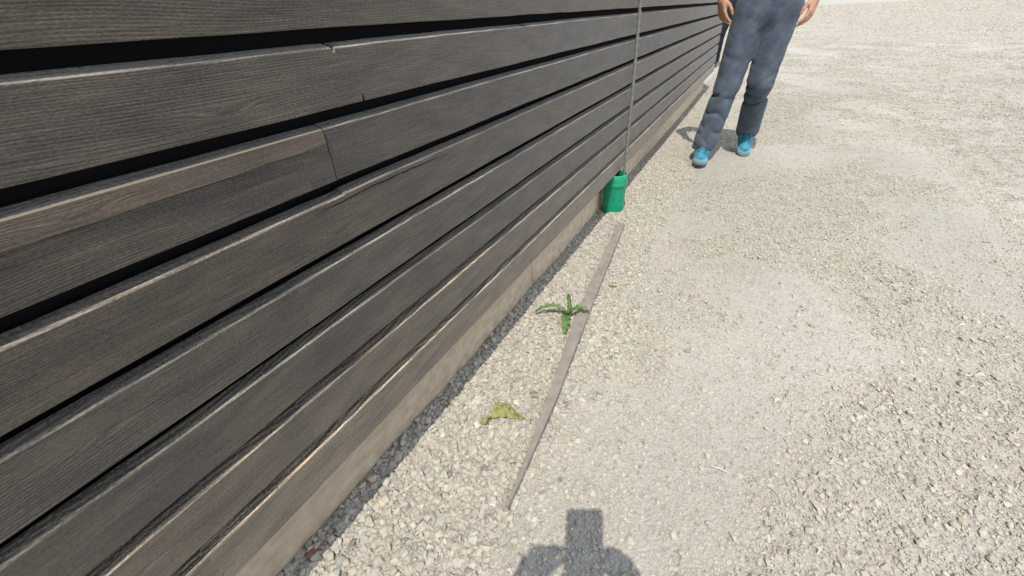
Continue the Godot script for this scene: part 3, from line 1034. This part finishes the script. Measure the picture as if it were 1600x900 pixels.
func build_leaf() -> void:
	# dry folded leaf: an outline sampled on a grid, creased along its midrib
	var at := Vector3(-0.448, 0.012, -0.712)
	var m := mat(lin(0.36, 0.345, 0.155), 0.75, 0.3)
	m.albedo_texture = noise_tex(noise(150, 0.022, 5), 256, ramp([0.0, 0.4, 1.0], [Color(0.45, 0.42, 0.34), Color(0.86, 0.86, 0.78), Color(1, 1, 0.98)]))
	m.uv1_triplanar = true
	m.uv1_scale = Vector3.ONE * 7.0
	m.cull_mode = BaseMaterial3D.CULL_DISABLED
	m.backlight_enabled = true
	m.backlight = lin(0.05, 0.05, 0.01)
	var t := thing("dry_leaf", "dry olive green leaf, folded and torn, lying on the sunlit gravel", "leaf", at)
	var n := 26
	var st := begin()
	var wn := noise(151, 30.0, 3)
	var prev := []
	var qa := Vector2(-0.049, -0.020); var qb := Vector2(-0.018, -0.036); var qc := Vector2(0.058, -0.006); var qd := Vector2(-0.034, 0.027)
	for i in n + 1:
		var u := float(i) / n
		# upper edge bends over the shoulder, lower edge runs straight to the tip
		var e0 := qa.lerp(qb, u / 0.3) if u < 0.3 else qb.lerp(qc, (u - 0.3) / 0.7)
		var e1 := qd.lerp(qc, u) + Vector2(0, -0.006 * sin(PI * u) + 0.0016 * sin(u * 25.0))
		var ring := []
		for k in 9:
			var v := k / 8.0
			var p := e0.lerp(e1, v)
			var fold := 0.017 * (1.0 - absf(v - 0.30) / 0.7) * (1.0 - 0.55 * u)
			var y := 0.005 + fold + 0.006 * wn.get_noise_2d(p.x * 2.0, p.y * 2.0) - 0.004 * exp(-((u - 0.62) / 0.04) ** 2)
			ring.append(Vector3(p.x, y, p.y))
		if prev.size():
			for k in 8: quad(st, prev[k], ring[k], ring[k + 1], prev[k + 1])
		prev = ring
	st.index()
	var bl := put("blade", done(st), m, t)
	var vein := mat(lin(0.16, 0.14, 0.05), 0.8)
	for q in [[0.05, 0.30, 0.97, 0.55], [0.20, 0.32, 0.42, 0.95], [0.42, 0.38, 0.62, 0.95], [0.30, 0.33, 0.40, 0.03], [0.55, 0.42, 0.66, 0.05]]:
		var vp := []
		var vr := []
		for i in 9:
			var u := lerpf(q[0], q[2], i / 8.0)
			var v := lerpf(q[1], q[3], i / 8.0)
			var e0 := qa.lerp(qb, u / 0.3) if u < 0.3 else qb.lerp(qc, (u - 0.3) / 0.7)
			var e1 := qd.lerp(qc, u) + Vector2(0, -0.006 * sin(PI * u))
			var p := e0.lerp(e1, v)
			var y := 0.0055 + 0.017 * (1.0 - absf(v - 0.30) / 0.7) * (1.0 - 0.55 * u) + 0.006 * wn.get_noise_2d(p.x * 2.0, p.y * 2.0) - 0.004 * exp(-((u - 0.62) / 0.04) ** 2)
			vp.append(Vector3(p.x, y, p.y)); vr.append(0.0007)
		st = begin()
		tube(st, vp, vr, 5)
		put("vein", done(st), vein, bl)
	st = begin()
	leaf_strip(st, [Vector3(-0.036, 0.006, 0.030), Vector3(-0.044, 0.016, 0.044), Vector3(-0.040, 0.008, 0.058), Vector3(-0.056, 0.005, 0.062)], 0.009, 4, 0.6, 33)
	put("torn_lobe", done(st), m, t)
	st = begin()
	tube(st, [Vector3(-0.040, 0.016, -0.012), Vector3(-0.058, 0.008, -0.030), Vector3(-0.070, 0.004, -0.036)], [0.0014, 0.0011, 0.0008], 6)
	put("stalk", done(st), mat(lin(0.25, 0.20, 0.09), 0.8), t)

func build_bits() -> void:
	stone("yellow_stone", "smooth yellowish stone at the edge of the wall's shadow", Vector2(-0.600, -0.340), Vector3(0.019, 0.013, 0.013), 0.9, lin(0.60, 0.51, 0.30), 1)
	stone("brick_fragment", "small reddish brick fragment in the shade at the foot of the wall", Vector2(-0.655, -0.190), Vector3(0.020, 0.015, 0.018), 0.4, lin(0.30, 0.15, 0.10), 2)
	stone("white_stone", "bright white stone chip beside the pointed end of the lath", Vector2(-0.350, -0.466), Vector3(0.010, 0.008, 0.012), 0.3, lin(0.78, 0.77, 0.74), 3)
	stone("pale_stone", "large flat pale stone in the sunlit gravel at the front", Vector2(-0.423, -0.352), Vector3(0.020, 0.010, 0.016), 1.2, lin(0.56, 0.51, 0.44), 4)
	stone("grey_stone", "lone bluish grey stone on the trodden middle of the path", Vector2(-0.024, -1.237), Vector3(0.018, 0.010, 0.012), 0.2, lin(0.33, 0.34, 0.335), 5)
	stone("flat_stone", "pale roundish stone right of the photographer's shadow", Vector2(0.045, -0.585), Vector3(0.016, 0.010, 0.015), 0.2, lin(0.54, 0.50, 0.43), 6)
	stone("tan_stone", "small tan stone just behind the bluish grey stone", Vector2(-0.025, -1.285), Vector3(0.010, 0.008, 0.009), 0.2, lin(0.50, 0.33, 0.22), 7)
	# scrap of orange leaf near the lath's far half
	var st := begin()
	leaf_strip(st, [Vector3(-0.018, 0.006, 0.0), Vector3(0, 0.010, 0.003), Vector3(0.018, 0.006, 0.0)], 0.007, 3, 0.5, 61)
	var lm := mat(lin(0.50, 0.33, 0.12), 0.8)
	lm.cull_mode = BaseMaterial3D.CULL_DISABLED
	var o := put("leaf_scrap", done(st), lm)
	o.position = Vector3(-0.369, gh(-0.369, -1.507) + 0.006, -1.507)
	tag(o, "tiny orange leaf scrap right of the lath's far half", "leaf")
	# pale straw
	st = begin()
	tube(st, [Vector3(-0.020, 0.010, 0.0), Vector3(0.0, 0.014, -0.002), Vector3(0.030, 0.010, -0.002)], [0.0010, 0.0012, 0.0008], 6)
	o = put("straw", done(st), mat(lin(0.70, 0.66, 0.55), 0.7))
	o.position = Vector3(0.112, gh(0.112, -0.793) + 0.002, -0.793)
	tag(o, "thin pale straw lying on the gravel on the right", "straw")

func cloth(c: Color, seed_: int, spread := 0.12) -> StandardMaterial3D:
	var m := grainy(ramp([0.0, 0.5, 1.0], [c.darkened(spread), c, c.lightened(spread * 0.5)]), 0.012, 0.12, 2.5, 3.0, seed_, 256)
	m.uv1_world_triplanar = false
	m.rim_enabled = true
	m.rim = 0.2
	return m

func build_people() -> void:
	var skin := mat(lin(0.46, 0.245, 0.165), 0.55, 0.4)
	skin.subsurf_scatter_enabled = true
	skin.subsurf_scatter_strength = 0.1
	var look := {
		"skin": skin, "hair": mat(lin(0.05, 0.035, 0.025), 0.6), "eye": mat(lin(0.6, 0.6, 0.58), 0.2),
		"trousers": cloth(lin(0.082, 0.104, 0.138), 401, 0.2), "shirt": cloth(lin(0.10, 0.11, 0.13), 403), "sleeve": 0.75,
		"shoe": cloth(lin(0.055, 0.25, 0.36), 405, 0.6), "sole": mat(lin(0.16, 0.19, 0.21), 0.8), "toe": cloth(lin(0.17, 0.35, 0.39), 407, 0.45), "lace": mat(lin(0.02, 0.05, 0.09), 0.8),
		"cell": 0.0075, "wide": 0.95, "hem": 0.085, "hand_cell": 0.004}
	var rest := [0.28, 0.34, 0.38, 0.42]
	var j := {
		"hip_r": Vector3(-0.002, 0.955, -0.02), "hip_l": Vector3(0.175, 0.955, -0.04),
		"kn_r": Vector3(-0.050, 0.520, 0.060), "kn_l": Vector3(0.145, 0.530, 0.010),
		"an_r": Vector3(-0.125, 0.085, 0.120), "an_l": Vector3(0.135, 0.135, -0.260),
		"toe_r": Vector3(-0.115, 0.03, 0.330), "toe_l": Vector3(0.150, 0.03, -0.080), "pitch_l": 0.42,
		"sh_r": Vector3(-0.150, 1.480, -0.03), "sh_l": Vector3(0.255, 1.480, -0.03),
		"el_r": Vector3(-0.255, 1.215, -0.06), "el_l": Vector3(0.335, 1.210, 0.01),
		"wr_r": Vector3(-0.185, 1.005, 0.085), "wr_l": Vector3(0.325, 0.985, 0.130),
		"hd_r": Vector3(0.25, -1.0, 0.22), "hd_l": Vector3(-0.1, -0.9, 0.4),
		"pm_r": Vector3(0.8, 0.1, -0.6), "pm_l": Vector3(-0.9, 0.0, -0.3), "ts_r": 1.0, "ts_l": -1.0,
		"curl_r": rest, "curl_l": rest, "head": Vector3(0.05, 1.715, 0.03), "face": Vector3(0.1, 0.0, 1.0)}
	person("person", "person in slate blue work trousers and blue running shoes walking up the path", Vector3(-0.155, 0.005, -3.60), j, look)

	var look2 := look.duplicate()
	look2.trousers = cloth(lin(0.018, 0.024, 0.034), 411)
	look2.shirt = cloth(lin(0.17, 0.17, 0.18), 413)
	look2.shoe = cloth(lin(0.06, 0.04, 0.03), 415); look2.toe = mat(lin(0.07, 0.045, 0.03), 0.7); look2.sole = mat(lin(0.05, 0.04, 0.035), 0.8); look2.lace = look2.toe
	look2.cell = 0.012; look2.hand_cell = 0.006; look2.wide = 0.95; look2.sleeve = 0.95
	var j2 := j.duplicate()
	j2.merge({"kn_r": Vector3(-0.100, 0.52, 0.02), "an_r": Vector3(-0.115, 0.085, -0.02), "toe_r": Vector3(-0.14, 0.03, 0.18),
		"kn_l": Vector3(0.115, 0.52, 0.02), "an_l": Vector3(0.120, 0.085, -0.03), "toe_l": Vector3(0.15, 0.03, 0.17), "pitch_l": 0.0,
		"el_r": Vector3(-0.28, 1.21, -0.05), "wr_r": Vector3(-0.29, 0.96, 0.03), "hd_r": Vector3(0, -1, 0.15)}, true)
	person("person", "person in dark trousers and brown shoes standing beyond the far corner of the wall", Vector3(-0.735, 0.0, -9.35), j2, look2)

	# the photographer, just behind the camera, whose shadow falls on the gravel
	var look3 := look.duplicate()
	look3.trousers = cloth(lin(0.05, 0.06, 0.09), 421)
	look3.shirt = cloth(lin(0.16, 0.15, 0.13), 423)
	look3.cell = 0.014; look3.hand_cell = 0.005; look3.sleeve = 0.95
	var cb := Basis(Vector3(0.88321, -0.04858, -0.46645), Vector3(-0.21770, 0.83850, -0.49953), Vector3(0.41538, 0.54274, 0.73000))
	var base := Vector3(0.33, 0.0, 0.66)
	var pc := Vector3(0, 1, 0) + cb * Vector3(-0.0225, -0.065, 0.016)     # middle of the phone
	var left_w := pc + cb * Vector3(-0.138, -0.110, 0.004) - base
	var right_w := pc + cb * Vector3(0.122, -0.112, 0.006) - base
	var back := Vector3(0.49, 0.0, 0.87)
	var side := Vector3(0.87, 0.0, -0.49)
	var j3 := {
		"hip_r": side * 0.095 + Vector3(0, 0.93, 0) + back * 0.05, "hip_l": side * -0.095 + Vector3(0, 0.93, 0) + back * 0.05,
		"kn_r": side * 0.11 + Vector3(0, 0.50, 0) - back * 0.02, "kn_l": side * -0.11 + Vector3(0, 0.50, 0) - back * 0.02,
		"an_r": side * 0.12 + Vector3(0, 0.085, 0) + back * 0.02, "an_l": side * -0.12 + Vector3(0, 0.085, 0) + back * 0.02,
		"toe_r": side * 0.14 + Vector3(0, 0.03, 0) - back * 0.2, "toe_l": side * -0.14 + Vector3(0, 0.03, 0) - back * 0.2,
		"sh_r": side * 0.185 + Vector3(0, 1.40, 0) + back * 0.06, "sh_l": side * -0.185 + Vector3(0, 1.40, 0) + back * 0.06,
		"el_r": side * 0.235 + Vector3(0, 1.06, 0) - back * 0.13, "el_l": side * -0.235 + Vector3(0, 1.06, 0) - back * 0.13,
		"wr_r": right_w, "wr_l": left_w, "hd_r": cb * Vector3(-0.48, 0.86, -0.05), "hd_l": cb * Vector3(0.42, 0.90, -0.05),
		"pm_r": cb * Vector3(-0.8, -0.1, -0.45), "pm_l": cb * Vector3(0.8, -0.1, -0.45), "ts_r": 1.0, "ts_l": -1.0,
		"curl_r": [0.42, 0.48, 0.52, 0.55], "curl_l": [0.40, 0.50, 0.55, 0.60], "thumb": 0.4,
		"head": Vector3(0, 1.60, 0) + back * -0.02, "face": -back}
	person("person", "photographer holding a phone in both hands, standing behind the viewpoint", base, j3, look3)
	var ph := thing("phone", "black phone held up to take the picture", "phone", pc)
	var st := begin()
	bevel_box(st, Vector3(0.085, 0.175, 0.010), 0.003, Transform3D(cb, Vector3.ZERO))
	put("case", done(st), mat(lin(0.02, 0.02, 0.022), 0.4), ph)
	st = begin()
	bevel_box(st, Vector3(0.077, 0.165, 0.001), 0.0003, Transform3D(cb, cb * Vector3(0, 0, 0.0056)))
	put("screen", done(st), mat(lin(0.01, 0.01, 0.012), 0.1, 0.5), ph)
